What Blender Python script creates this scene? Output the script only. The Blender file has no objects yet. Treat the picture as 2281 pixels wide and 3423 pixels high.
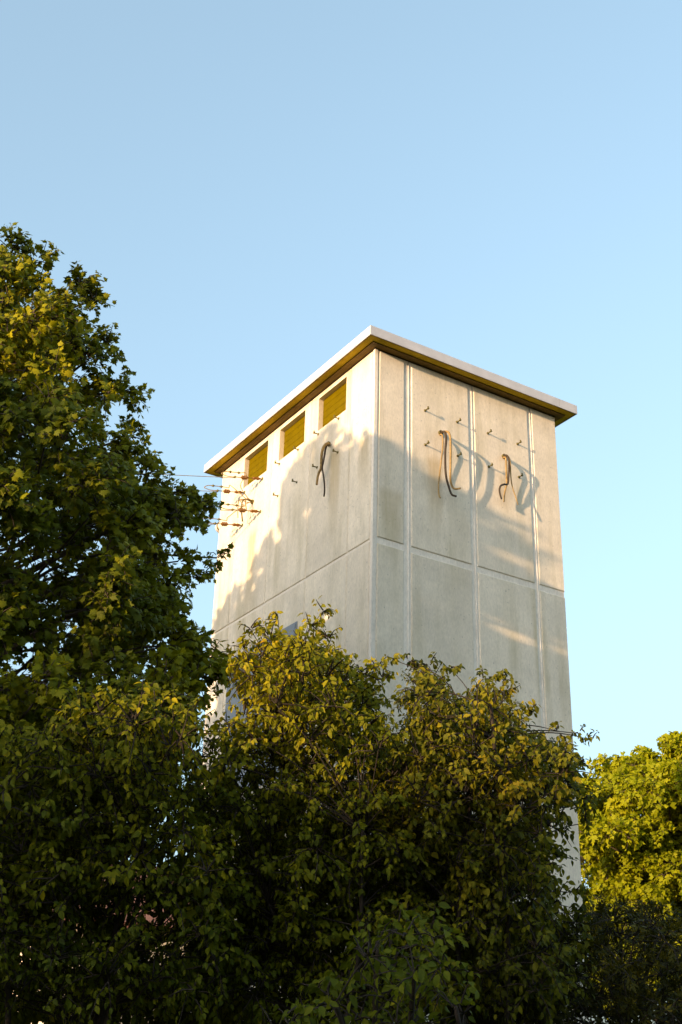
import bpy, bmesh, math, random
import numpy as np
from mathutils import Vector, Matrix

# ------------------------------------------------------------------ camera, sky, sun, exposure
scene = bpy.context.scene
COL = scene.collection
R = math.radians
CAM = np.array([-8.38, -12.58, 1.60])
YAW, PITCH, ROLL = R(32.04), R(25.86), R(1.53)
FPX = 4169.0                                   # focal length in pixels of a 2281 x 3423 frame
fw = np.array([math.sin(YAW)*math.cos(PITCH), math.cos(YAW)*math.cos(PITCH), math.sin(PITCH)])
rt = np.array([math.cos(YAW), -math.sin(YAW), 0.0])
up = np.cross(rt, fw)
rt, up = rt*math.cos(ROLL)+up*math.sin(ROLL), -rt*math.sin(ROLL)+up*math.cos(ROLL)
cd = bpy.data.cameras.new('camera')
cam = bpy.data.objects.new('camera', cd); COL.objects.link(cam)
M = Matrix.Identity(4)
for i in range(3):
    M[i][0], M[i][1], M[i][2], M[i][3] = rt[i], up[i], -fw[i], CAM[i]
cam.matrix_world = M
cd.sensor_fit = 'VERTICAL'; cd.sensor_height = 36.0; cd.sensor_width = 24.0
cd.lens = FPX/3423*36.0
cd.clip_start = 0.1; cd.clip_end = 5000
scene.camera = cam

SUN_A, SUN_S = 0.25, 0.115                     # light travels along (1, SUN_A, -SUN_S)
d_sun = Vector((1, SUN_A, -SUN_S)).normalized()
SUN_EL = math.asin(-d_sun.z)
SUN_AZ = math.atan2(-d_sun.x, -d_sun.y)        # clockwise from +Y
w = bpy.data.worlds.new('World'); scene.world = w; w.use_nodes = True
nt = w.node_tree; nt.nodes.clear()
sky = nt.nodes.new('ShaderNodeTexSky'); sky.sky_type = 'NISHITA'; sky.sun_disc = False
sky.sun_elevation = SUN_EL; sky.sun_rotation = SUN_AZ
sky.altitude = 200; sky.air_density = 1.0; sky.dust_density = 7.0; sky.ozone_density = 3.0
hs = nt.nodes.new('ShaderNodeHueSaturation'); hs.inputs['Saturation'].default_value = 0.77; hs.inputs['Hue'].default_value = 0.478
gm = nt.nodes.new('ShaderNodeGamma'); gm.inputs[1].default_value = 0.79        # the film's soft response to the whole sky
bg = nt.nodes.new('ShaderNodeBackground'); bg.inputs['Strength'].default_value = 0.15
wo = nt.nodes.new('ShaderNodeOutputWorld')
nt.links.new(sky.outputs[0], hs.inputs['Color']); nt.links.new(hs.outputs[0], gm.inputs[0]); nt.links.new(gm.outputs[0], bg.inputs[0]); nt.links.new(bg.outputs[0], wo.inputs[0])
sl = bpy.data.lights.new('sun', 'SUN'); sl.energy = 1.5; sl.angle = R(0.53); sl.color = (1.0, 0.68, 0.40)
so = bpy.data.objects.new('sun', sl); COL.objects.link(so)
so.rotation_euler = d_sun.to_track_quat('-Z', 'Y').to_euler(); so.location = (-30, -5, 20)
vs = scene.view_settings
vs.view_transform = 'Standard'; vs.look = 'None'; vs.gamma = 1.0; vs.use_curve_mapping = False
vs.exposure = 2.43
scene.render.engine = 'CYCLES'
scene.cycles.use_denoising = True
scene.cycles.max_bounces = 8; scene.cycles.diffuse_bounces = 4; scene.cycles.transmission_bounces = 4
scene.cycles.transparent_max_bounces = 4; scene.cycles.glossy_bounces = 2
scene.cycles.caustics_reflective = False; scene.cycles.caustics_refractive = False

# ------------------------------------------------------------------ helpers
def ray(x, y):                                  # overview pixels (1568 wide) -> view ray
    x *= 2281/1568; y *= 2281/1568
    return fw + rt*(x-1140.5)/FPX - up*(y-1711.5)/FPX
def at(x, y, dist):                             # a point of the place at that horizontal distance
    d = ray(x, y); return CAM + d*dist/math.hypot(d[0], d[1])
def proj(P):
    d = np.asarray(P, float) - CAM; z = d @ fw
    k = 1568/2281
    return np.stack([(1140.5+FPX*(d @ rt)/z)*k, (1711.5-FPX*(d @ up)/z)*k, z], -1)

def mat(name): 
    m = bpy.data.materials.new(name); m.use_nodes = True
    return m, m.node_tree, m.node_tree.nodes['Principled BSDF']
def node(t, kind, **kw):
    n = t.nodes.new(kind)
    for k, v in kw.items(): setattr(n, k, v)
    return n
def ramp(t, stops, src=None):
    n = t.nodes.new('ShaderNodeValToRGB'); e = n.color_ramp.elements
    while len(e) < len(stops): e.new(0.5)
    for el, (p, c) in zip(e, stops):
        el.position = p; el.color = (c[0], c[1], c[2], 1) if not isinstance(c, (int, float)) else (c, c, c, 1)
    if src is not None: t.links.new(src, n.inputs[0])
    return n
def simple(name, col, rough=0.6, metal=0.0, var=0.15, scale=12.0, spec=0.25):
    m, t, b = mat(name); b.inputs['Specular IOR Level'].default_value = spec
    g = node(t, 'ShaderNodeNewGeometry')
    n = node(t, 'ShaderNodeTexNoise'); n.inputs['Scale'].default_value = scale; n.inputs['Detail'].default_value = 5
    t.links.new(g.outputs['Position'], n.inputs['Vector'])
    r = ramp(t, [(0.3, tuple(c*(1-var) for c in col)), (0.7, tuple(min(1, c*(1+var)) for c in col))], n.outputs['Fac'])
    t.links.new(r.outputs[0], b.inputs['Base Color'])
    b.inputs['Roughness'].default_value = rough; b.inputs['Metallic'].default_value = metal
    return m

def tag(o, label=None, cat=None, group=None, kind=None):
    if label: o['label'] = label
    if cat: o['category'] = cat
    if group: o['group'] = group
    if kind: o['kind'] = kind
    return o
def empty(name, loc):
    o = bpy.data.objects.new(name, None); o.location = loc; o.empty_display_size = 0.3
    COL.objects.link(o); return o
def world_inv(o):
    m = Matrix.Identity(4)
    chain = []
    while o: chain.append(o); o = o.parent
    for c in reversed(chain): m = m @ c.matrix_parent_inverse @ c.matrix_basis
    return m.inverted()
def link(name, me, m, parent=None):
    o = bpy.data.objects.new(name, me); COL.objects.link(o)
    if m is not None and not me.materials: me.materials.append(m)
    if parent is not None:
        o.parent = parent; o.matrix_parent_inverse = world_inv(parent)
    return o
class MB:
    """collects boxes, tubes and lathes in world coordinates into one mesh"""
    def __init__(s): s.v = []; s.f = []; s.smooth = []
    def add(s, v, f, sm=False):
        o = len(s.v); s.v += [tuple(map(float, p)) for p in v]
        for q in f: s.f.append(tuple(i+o for i in q)); s.smooth.append(sm)
        return s
    def box(s, x0, x1, y0, y1, z0, z1):
        v = [(x, y, z) for z in (z0, z1) for y in (y0, y1) for x in (x0, x1)]
        return s.add(v, [(0, 2, 3, 1), (4, 5, 7, 6), (0, 1, 5, 4), (2, 6, 7, 3), (0, 4, 6, 2), (1, 3, 7, 5)])
    def slab(s, O, U, V, N, u0, u1, v0, v1, t, ch=0.012):
        """bevelled plate lying on plane O with axes U,V, standing t proud along N"""
        O, U, V, N = map(np.array, (O, U, V, N))
        P = lambda a, b, h: O+U*a+V*b+N*h
        q = [(u0, v0), (u1, v0), (u1, v1), (u0, v1)]
        qi = [(u0+ch, v0+ch), (u1-ch, v0+ch), (u1-ch, v1-ch), (u0+ch, v1-ch)]
        v = [P(a, b, -0.03) for a, b in q]+[P(a, b, t-ch) for a, b in q]+[P(a, b, t) for a, b in qi]
        f = []
        for i in range(4):
            j = (i+1) % 4
            f += [(i, j, 4+j, 4+i), (4+i, 4+j, 8+j, 8+i)]
        f += [(8, 9, 10, 11), (3, 2, 1, 0)]
        if np.dot(np.cross(U, V), N) < 0: f = [tuple(reversed(x)) for x in f]
        return s.add(v, f)
    def tube(s, pts, rad, n=6, cap=True, axis=None):
        pts = [np.array(p, float) for p in pts]
        if isinstance(rad, (int, float)): rad = [rad]*len(pts)
        v = []; f = []
        prev = None
        for i, p in enumerate(pts):
            t = pts[min(i+1, len(pts)-1)]-pts[max(i-1, 0)] if axis is None else np.array(axis, float); t = t/(np.linalg.norm(t)+1e-9)
            if prev is None:
                a = np.cross(t, (0, 0, 1) if abs(t[2]) < 0.9 else (1, 0, 0))
            else: a = prev-t*np.dot(prev, t)
            a /= (np.linalg.norm(a)+1e-9); prev = a; b = np.cross(t, a)
            for k in range(n):
                an = 2*math.pi*k/n; v.append(p+rad[i]*(a*math.cos(an)+b*math.sin(an)))
        for i in range(len(pts)-1):
            for k in range(n):
                k2 = (k+1) % n; f.append((i*n+k, i*n+k2, (i+1)*n+k2, (i+1)*n+k))
        if cap:
            f.append(tuple(range(n-1, -1, -1))); f.append(tuple((len(pts)-1)*n+k for k in range(n)))
        return s.add(v, f, True)
    def lathe(s, A, D, prof, n=12):
        """rings (distance along D, radius)"""
        A = np.array(A, float); D = np.array(D, float); D /= np.linalg.norm(D)
        return s.tube([A+D*a for a, _ in prof], [r for _, r in prof], n, True, D)
    def mesh(s, name):
        me = bpy.data.meshes.new(name); me.from_pydata(s.v, [], s.f)
        me.polygons.foreach_set('use_smooth', s.smooth); me.update(); return me
    def build(s, name, m, parent=None): return link(name, s.mesh(name), m, parent)
def spline(pts, n=6):
    """Catmull-Rom through the points"""
    p = [np.array(q, float) for q in pts]; p = [2*p[0]-p[1]]+p+[2*p[-1]-p[-2]]
    out = []
    for i in range(1, len(p)-2):
        for k in range(n):
            t = k/n
            out.append(0.5*((2*p[i])+(-p[i-1]+p[i+1])*t+(2*p[i-1]-5*p[i]+4*p[i+1]-p[i+2])*t*t+(-p[i-1]+3*p[i]-3*p[i+1]+p[i+2])*t**3))
    out.append(p[-2]); return out

# ------------------------------------------------------------------ materials
def concrete_mat(name, col, stains=True, seed=0.0):
    m, t, b = mat(name)
    g = node(t, 'ShaderNodeNewGeometry'); pos = g.outputs['Position']
    oi = node(t, 'ShaderNodeObjectInfo')
    def noise(scale, detail=6, stretch=None, rough=0.6, off=0.0):
        n = node(t, 'ShaderNodeTexNoise'); n.inputs['Scale'].default_value = scale
        n.inputs['Detail'].default_value = detail; n.inputs['Roughness'].default_value = rough
        mp = node(t, 'ShaderNodeMapping'); mp.inputs['Location'].default_value = (seed+off, seed, off)
        if stretch: mp.inputs['Scale'].default_value = stretch
        t.links.new(pos, mp.inputs[0]); t.links.new(mp.outputs[0], n.inputs['Vector']); return n.outputs['Fac']
    def mix(a, bb, fac, mode='MIX'):
        x = node(t, 'ShaderNodeMix', data_type='RGBA', blend_type=mode)
        for sock, val in ((x.inputs['A'], a), (x.inputs['B'], bb), (x.inputs['Factor'], fac)):
            if isinstance(val, tuple): sock.default_value = (*val, 1)
            elif isinstance(val, (int, float)): sock.default_value = val
            else: t.links.new(val, sock)
        return x.outputs['Result']
    c = ramp(t, [(0.25, tuple(x*0.87 for x in col)), (0.75, tuple(min(1, x*1.08) for x in col))], noise(2.3, 8)).outputs[0]
    pt = ramp(t, [(0.0, 0.94), (1.0, 1.05)], oi.outputs['Random']).outputs[0]
    c = mix(c, pt, 1.0, 'MULTIPLY')
    fine = ramp(t, [(0.32, 0.89), (0.68, 1.06)], noise(42, 3, (1, 1, 0.4))).outputs[0]
    c = mix(c, fine, 1.0, 'MULTIPLY')
    mott = ramp(t, [(0.3, 0.91), (0.7, 1.03)], noise(8, 7, (1, 1, 0.6), 0.7, 2.2)).outputs[0]
    c = mix(c, mott, 1.0, 'MULTIPLY')
    if stains:
        st = ramp(t, [(0.46, 0.0), (0.70, 1.0)], noise(3.2, 6, (1, 1, 0.10), 0.65, 3.1)).outputs[0]
        lg = ramp(t, [(0.36, 0.1), (0.66, 0.85)], noise(0.8, 4, None, 0.55, 7.7)).outputs[0]
        dirt = mix(st, lg, 1.0, 'MULTIPLY')
        c = mix(c, tuple(x*y for x, y in zip(col, (0.56, 0.54, 0.40))), dirt)
        vo = node(t, 'ShaderNodeTexVoronoi'); vo.inputs['Scale'].default_value = 9; t.links.new(pos, vo.inputs['Vector'])
        pit = ramp(t, [(0.05, 0.55), (0.12, 0.0)], vo.outputs['Distance']).outputs[0]
        c = mix(c, tuple(x*0.4 for x in col), pit)
        # rust and algae runs below the cable outlets: (axis, centre, halfwidth, z top, length, amount)
        sx = node(t, 'ShaderNodeSeparateXYZ'); t.links.new(pos, sx.inputs[0])
        def m2(op, a, bb=0.0, clamp=False):
            k = node(t, 'ShaderNodeMath', operation=op); k.use_clamp = clamp
            for sock, val in ((k.inputs[0], a), (k.inputs[1], bb)):
                if isinstance(val, (int, float)): sock.default_value = val
                else: t.links.new(val, sock)
            return k.outputs[0]
        wob = noise(7, 5, (1, 1, 0.35), 0.7, 1.3); streak = noise(26, 4, (1, 1, 0.06), 0.6, 5.0)
        for ax, cen, hw, zt, ln, amt in STAINS:
            u = sx.outputs[0] if ax == 'x' else sx.outputs[1]
            other = sx.outputs[1] if ax == 'x' else sx.outputs[0]
            du = m2('ABSOLUTE', m2('SUBTRACT', m2('ADD', u, m2('MULTIPLY', m2('SUBTRACT', wob, 0.5), hw*1.6)), cen))
            a = m2('SUBTRACT', 1.0, m2('DIVIDE', du, hw), True)
            dz = m2('DIVIDE', m2('SUBTRACT', zt, sx.outputs[2]), ln)
            vz = m2('MULTIPLY', m2('MULTIPLY', dz, 9.0, True), m2('SUBTRACT', 1.0, m2('POWER', m2('MAXIMUM', dz, 0.0), 1.5), True))
            on = m2('LESS_THAN', other, 0.05)
            f = m2('MULTIPLY', m2('MULTIPLY', m2('MULTIPLY', a, 1.8, True), vz), m2('MULTIPLY', on, amt))
            f = m2('MULTIPLY', f, m2('ADD', m2('MULTIPLY', streak, 1.2), 0.35), True)
            c = mix(c, tuple(x*y for x, y in zip(col, (0.60, 0.54, 0.40))), f)
    t.links.new(c, b.inputs['Base Color'])
    b.inputs['Roughness'].default_value = 0.88; b.inputs['Specular IOR Level'].default_value = 0.25
    bp = node(t, 'ShaderNodeBump'); bp.inputs['Strength'].default_value = 0.35; bp.inputs['Distance'].default_value = 0.006
    t.links.new(noise(70, 4), bp.inputs['Height']); t.links.new(bp.outputs[0], b.inputs['Normal'])
    return m
STAINS = [('y', 1.02, 0.17, 10.45, 1.5, 0.9), ('y', 0.25, 0.17, 10.25, 1.0, 0.75), ('y', 3.45, 0.16, 10.05, 1.7, 0.95),
          ('x', 1.05, 0.17, 10.15, 1.4, 0.8), ('x', 2.3, 0.10, 10.2, 0.8, 0.5), ('x', 0.3, 0.25, 9.4, 1.0, 0.5)]
WALL_C = (0.84, 0.735, 0.58)
M_wall = concrete_mat('pale_exposed_concrete', WALL_C)
M_grout = concrete_mat('smooth_joint_mortar', (0.85, 0.76, 0.64), stains=False, seed=4.0)
M_fascia = simple('off_white_roof_sheet', (0.54, 0.53, 0.54), 0.5, 0.0, 0.10, 4)
M_ochre = simple('ochre_paint', (0.125, 0.089, 0.0), 0.7, 0, 0.10, 9, 0.03)
M_soffit = simple('ochre_soffit_board', (0.46, 0.32, 0.02), 0.7, 0, 0.15, 7, 0.03)
M_brown = simple('dark_brown_wood', (0.15, 0.092, 0.014), 0.7, 0, 0.25, 10)
M_hook = simple('weathered_iron', (0.14, 0.115, 0.03), 0.6, 0.3, 0.3, 60)
M_porc = simple('brown_glazed_porcelain', (0.16, 0.065, 0.008), 0.3, 0, 0.25, 60)
M_wire = simple('weathered_wire', (0.30, 0.27, 0.22), 0.5, 0.5, 0.1, 40)
M_jump = simple('tan_jumper_wire', (0.28, 0.19, 0.07), 0.5, 0.3, 0.1, 40)
M_cableD = simple('dark_rubber_cable', (0.05, 0.035, 0.02), 0.6, 0, 0.3, 30)
M_cableT = simple('tan_paper_sleeved_cable', (0.30, 0.20, 0.075), 0.7, 0, 0.3, 25)
M_blue = simple('blue_grey_sheet_metal', (0.24, 0.26, 0.285), 0.5, 0.2, 0.08, 5)
M_pale = simple('pale_enamel', (0.66, 0.60, 0.56), 0.5, 0, 0.06, 10)

# ------------------------------------------------------------------ ground
def ground():
    me = bpy.data.meshes.new('ground')
    n = 40; e = np.concatenate([-np.geomspace(1500, 6, n//2), np.geomspace(6, 1500, n//2)])
    v = [(x, y, 0.0) for y in e for x in e]
    f = [(j*n+i, j*n+i+1, (j+1)*n+i+1, (j+1)*n+i) for j in range(n-1) for i in range(n-1)]
    me.from_pydata(v, [], f)
    m, t, b = mat('meadow_ground')
    g = node(t, 'ShaderNodeNewGeometry')
    no = node(t, 'ShaderNodeTexNoise'); no.inputs['Scale'].default_value = 0.7; no.inputs['Detail'].default_value = 8
    t.links.new(g.outputs['Position'], no.inputs['Vector'])
    r = ramp(t, [(0.3, (0.08, 0.085, 0.035)), (0.55, (0.15, 0.135, 0.08)), (0.75, (0.24, 0.21, 0.15))], no.outputs['Fac'])
    t.links.new(r.outputs[0], b.inputs['Base Color']); b.inputs['Roughness'].default_value = 0.95
    tag(link('ground', me, m), kind='structure')
ground()

# ------------------------------------------------------------------ the tower
A, B, ZT, ZJ = 4.684, 3.405, 11.55, 8.55        # left face length (y), right face length (x), wall top, first joint
tower = empty('transformer_tower', (0, 0, 0))
tag(tower, 'tall pale concrete transformer tower with flat overhanging roof rising above the shrubs', 'tower')
D = 0.014                                       # panels stand this far proud of the joint floor
core = MB().box(D, B-D, D, A-D, 0.0, ZJ+0.2); core.box(0.12, B-D, D, A-D, ZJ+0.198, ZT)
core.build('wall_core', M_grout, tower)
def panel(face, u0, u1, z0, z1, holes=()):
    if face == 'L': O, U, N = (D, 0, 0), (0, 1, 0), (-1, 0, 0)
    elif face == 'R': O, U, N = (0, D, 0), (1, 0, 0), (0, -1, 0)
    elif face == 'BL': O, U, N = (0, A-D, 0), (1, 0, 0), (0, 1, 0)
    else: O, U, N = (B-D, 0, 0), (0, 1, 0), (1, 0, 0)
    mb = MB()
    if not holes: mb.slab(O, U, (0, 0, 1), N, u0, u1, z0, z1, D)
    else:                                        # panel with a window opening, cut as one ring of faces
        (a, b, c, d) = holes[0]; ch = 0.012
        O_, U_, N_ = map(np.array, (O, U, N)); V_ = np.array((0, 0, 1))
        P = lambda u, z, h: O_+U_*u+V_*z+N_*h
        oq = [(u0, z0), (u1, z0), (u1, z1), (u0, z1)]; oi = [(u0+ch, z0+ch), (u1-ch, z0+ch), (u1-ch, z1-ch), (u0+ch, z1-ch)]
        iq = [(a, c), (b, c), (b, d), (a, d)]
        v = [P(*q, -0.02) for q in oq]+[P(*q, D-ch) for q in oq]+[P(*q, D) for q in oi]+[P(*q, D) for q in iq]+[P(*q, -0.098) for q in iq]
        f = []
        for i in range(4):
            j = (i+1) % 4
            for k in (0, 4, 8, 12): f.append((k+i, k+j, k+4+j, k+4+i))
        if np.dot(np.cross(U_, V_), N_) < 0: f = [tuple(reversed(x)) for x in f]
        mb.add(v, f)
    return mb.build('wall_panel', M_wall, tower)
rows = [(0.0, 2.51), (2.59, 5.51), (5.59, ZJ-0.045), (ZJ+0.045, ZT-0.002)]
colsR = [(0.078, 0.515), (0.64, 1.68), (1.785, 2.83), (2.915, B-0.004)]
colsL = [(0.078, 0.624), (0.636, 1.734), (1.746, 2.924), (2.936, 4.074), (4.086, A-0.004)]
WIN = [(0.75, 1.53), (1.93, 2.71), (3.09, 3.88)]
WZ = (10.895, 11.465)
BLUE = (1.9, 3.97, 5.75, 7.95)
for ri, (z0, z1) in enumerate(rows):
    for u0, u1 in colsR: panel('R', u0, u1, z0, z1)
    for u0, u1 in colsL:
        z0_, z1_ = (z0 if ri == 0 else z0-0.028), (z1 if ri == 3 else z1+0.028)
        h = [(a, b, *WZ) for a, b in WIN if a > u0 and b < u1] if ri == 3 else []
        panel('L', u0, u1, z0_, z1_, h)
    if ri > 1:
        for u0, u1 in [(0.06, 1.1), (1.2, 2.2), (2.3, 3.34)]: panel('BL', u0, u1, z0, z1)
        for u0, u1 in [(0.06, 1.5), (1.6, 3.0), (3.1, 4.6)]: panel('BR', u0, u1, z0, z1)
# corner post, set a little back from the panels with a fine bead
for cx, cy in [(0, 0)]:
    mb = MB(); mb.box(-0.001, 0.050, -0.001, 0.050, 0, ZT-0.004)
    mb.tube([(0.064, 0.016, 0), (0.064, 0.016, ZT-0.01)], 0.009, 6); mb.tube([(0.016, 0.064, 0), (0.016, 0.064, ZT-0.01)], 0.009, 6)
    mb.build('corner_post', M_grout, tower)
# beads of sealant down the middle of the vertical joints of the right face
for a, b in zip(colsR[:-1], colsR[1:]):
    c = (a[1]+b[0])/2+0.018
    MB().tube([(c, D, 0.02), (c, D, ZT-0.01)], 0.010, 6).build('joint_bead', M_grout, tower)
for y0, y1 in ((0.03, 0.09), (0.60, 0.66), (1.71, 1.77), (2.90, 2.96), (4.05, 4.11), (A-0.06, A-D)):
    MB().box(D, 0.125, y0, y1, ZJ+0.201, ZT-0.003).build('joint_strip', M_grout, tower)
# windows: recess closed with ochre boards
core_face = D
for a, b in WIN:
    fr = MB()
    t = 0.012
    fr.box(0.084, 0.112, a+0.002, b-0.002, WZ[0]+0.002, WZ[1]-0.002)
    wf = fr.build('window', M_ochre, tower)
    n = 5; h = (WZ[1]-WZ[0]-0.006)/n
    for k in range(n):
        z0 = WZ[0]+0.003+k*h
        s = MB(); x0 = 0.084
        s.add([(x0-0.0055, a+0.004, z0+0.001), (x0-0.0055, b-0.004, z0+0.001), (x0-0.003, b-0.004, z0+h-0.001), (x0-0.003, a+0.004, z0+h-0.001),
               (x0+0.002, a+0.004, z0+0.002), (x0+0.002, b-0.004, z0+0.002), (x0+0.002, b-0.004, z0+h-0.001), (x0+0.002, a+0.004, z0+h-0.001)],
              [(3, 2, 1, 0), (4, 5, 6, 7), (0, 1, 5, 4), (1, 2, 6, 5), (2, 3, 7, 6), (3, 0, 4, 7)])
        s.build('slat', M_ochre, wf)
# blue grey sheet metal hatch on the left face, mostly hidden by the shrub
hatch = MB().box(-0.012, 0.01, BLUE[0], BLUE[1], BLUE[2], BLUE[3]).build('metal_hatch', M_blue, tower)
for k in range(4):
    y0 = BLUE[0]+0.03+k*0.506
    MB().slab((-0.012, 0, 0), (0, 1, 0), (0, 0, 1), (-1, 0, 0), y0, y0+0.49, BLUE[2]+0.03, BLUE[3]-0.03, 0.014, 0.006).build('hatch_leaf', M_blue, hatch)
# roof: slab, fascia sheets, soffit boards and the brown frieze board
o_, ZB, FH = 0.246, ZJ+3.022, 0.150
roof = MB().box(-o_+0.012, B+o_-0.012, -o_+0.012, A+o_-0.012, ZB+0.045, ZB+FH-0.006).build('roof', M_fascia, tower)
def fascia(x0, x1, y0, y1): 
    mb = MB().box(x0, x1, y0, y1, ZB, ZB+FH); mb.build('fascia_sheet', M_fascia, roof)
for y0, y1 in ((-o_+0.014, 2.3), (2.304, A+o_-0.014)):
    fascia(-o_, -o_+0.012, y0, y1); fascia(B+o_-0.012, B+o_, y0, y1)
for x0, x1 in ((-o_, 3.28), (3.284, B+o_)):
    fascia(x0, x1, -o_, -o_+0.012); fascia(x0, x1, A+o_-0.012, A+o_)
def ring(name, m, i0, i1, z0, z1, parent):
    """four boards running round the building, from i0 to i1 metres outside the walls"""
    MB().box(-i1, -i0, -i1, A+i1, z0, z1).build(name, m, parent)
    MB().box(B+i0, B+i1, -i1, A+i1, z0, z1).build(name, m, parent)
    MB().box(-i0+0.001, B+i0-0.001, -i1, -i0, z0, z1).build(name, m, parent)
    MB().box(-i0+0.001, B+i0-0.001, A+i0, A+i1, z0, z1).build(name, m, parent)
ring('soffit_board', M_soffit, 0.112, 0.218, ZB+0.004, ZB+0.03, roof)
ring('drip_board', M_brown, 0.220, 0.233, ZB+0.002, ZB+0.03, roof)
ring('frieze_board', M_brown, 0.003, 0.110, ZB-0.012, ZB+0.034, roof)
MB().box(0.05, B-0.05, 0.05, A-0.05, ZT-0.001, ZB+0.046).build('wall_plate', M_brown, roof)

# hooks in the walls
def hook_mesh():
    mb = MB()
    mb.lathe((0, 0, 0.004), (0, 0, -1), [(0, 0.004), (0.0, 0.022), (0.010, 0.022), (0.010, 0.009), (0.075, 0.009), (0.075, 0.017), (0.094, 0.017), (0.094, 0.003)], 8)
    mb.tube([(0, 0, -0.078), (0, 0.028, -0.088), (0, 0.036, -0.070)], 0.008, 6)
    return mb.mesh('hook')
hm = hook_mesh()
def hook(pos, axis_out):
    o = link('hook', hm, M_hook, tower)
    n = Vector(axis_out); q = n.to_track_quat('-Z', 'Y')
    o.matrix_basis = Matrix.Translation(pos) @ q.to_matrix().to_4x4() @ Matrix.Scale(0.95, 4)
    return o
for zz in (10.815, 10.25):
    for x in (0.88, 1.46, 2.035, 2.605): hook((x, 0, zz), (0, -1, 0))
    for y in (0.94, 1.51, 2.10, 2.675): hook((0, y, zz+0.02), (-1, 0, 0))
# cable outlets (short pipe collars)
for P, N in (((1.15, 0, 10.53), (0, -1, 0)), ((2.326, 0, 10.51), (0, -1, 0)), ((0, 1.19, 10.52), (-1, 0, 0)), ((0, 3.50, 10.50), (-1, 0, 0))):
    MB().lathe(np.array(P)-np.array(N)*0.005, N, [(0, 0.002), (0, 0.038), (0.03, 0.038), (0.034, 0.03), (0.02, 0.026), (0.02, 0.002)], 12).build('cable_outlet', M_hook, tower)

# hanging cut cables
def cable(name, label, strands, group=None):
    base = strands[0][0][0]
    e = empty(name, base); tag(e, label, 'cable', group)
    for pts, rad, m in strands:
        pts = [(p[0], p[1]*1.4 if p[1] < 0 and p[0] > .5 else p[1], p[2]) for p in pts]
        s = spline(pts, 5); k = len(s)
        MB().tube(s, [rad*1.15*(1-0.25*i/k) for i in range(k)], 7).build('strand', m, e)
    return e
cable('hanging_cable', 'long cut cables hanging from the right wall nearer the corner, ends curling outward', [
    ([(1.151,0.02,10.534),(1.126,-0.090,10.484),(1.116,-0.130,10.357),(1.098,-0.130,10.156),(1.103,-0.120,9.955),(1.136,-0.100,9.769),(1.191,-0.090,9.624),(1.231,-0.100,9.505),(1.270,-0.140,9.462)], 0.017, M_cableD),
    ([(1.151,0.02,10.541),(1.147,-0.110,10.482),(1.154,-0.160,10.382),(1.161,-0.160,10.136),(1.164,-0.150,9.884),(1.183,-0.130,9.694),(1.232,-0.120,9.604),(1.258,-0.150,9.568),(1.278,-0.200,9.556)], 0.016, M_cableT),
    ([(1.143,0.02,10.512),(1.134,-0.050,10.453),(1.119,-0.070,10.268),(1.099,-0.060,10.032),(1.076,-0.050,9.797),(1.055,-0.050,9.600),(1.054,-0.060,9.457),(1.055,-0.080,9.409)], 0.011, M_cableT)])
cable('hanging_cable', 'short cut cables on the right wall near its far edge, one strand looping sideways', [
    ([(2.326,0.02,10.513),(2.290,-0.070,10.477),(2.287,-0.110,10.405),(2.290,-0.110,10.272),(2.287,-0.100,10.116),(2.275,-0.090,9.984),(2.197,-0.100,9.950),(2.120,-0.110,9.897),(2.106,-0.100,9.838),(2.126,-0.090,9.770),(2.151,-0.090,9.701)], 0.015, M_cableD),
    ([(2.321,0.02,10.498),(2.293,-0.060,10.442),(2.273,-0.080,10.280),(2.282,-0.070,10.127),(2.293,-0.060,10.002),(2.266,-0.060,9.915),(2.239,-0.060,9.802),(2.229,-0.060,9.697)], 0.013, M_cableT),
    ([(2.330,0.02,10.514),(2.295,-0.090,10.457),(2.304,-0.120,10.352),(2.329,-0.100,10.195),(2.362,-0.080,10.053),(2.394,-0.080,9.917),(2.425,-0.090,9.804),(2.445,-0.100,9.688)], 0.009, M_cableT)])
cable('hanging_cable', 'dark forked cables hanging on the left wall below the window nearest the corner', [
    ([(0.02,1.193,10.523),(-0.100,1.093,10.452),(-0.150,1.094,10.379),(-0.160,1.119,10.299),(-0.140,1.167,10.200),(-0.120,1.199,10.094),(-0.110,1.265,10.050),(-0.100,1.320,9.989),(-0.100,1.338,9.877)], 0.020, M_cableT),
    ([(0.02,1.188,10.515),(-0.080,1.104,10.451),(-0.110,1.105,10.371),(-0.120,1.114,10.258),(-0.120,1.149,10.148),(-0.110,1.183,10.090),(-0.100,1.160,9.958),(-0.090,1.141,9.816),(-0.090,1.130,9.688),(-0.090,1.142,9.610)], 0.014, M_cableD)])

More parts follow.
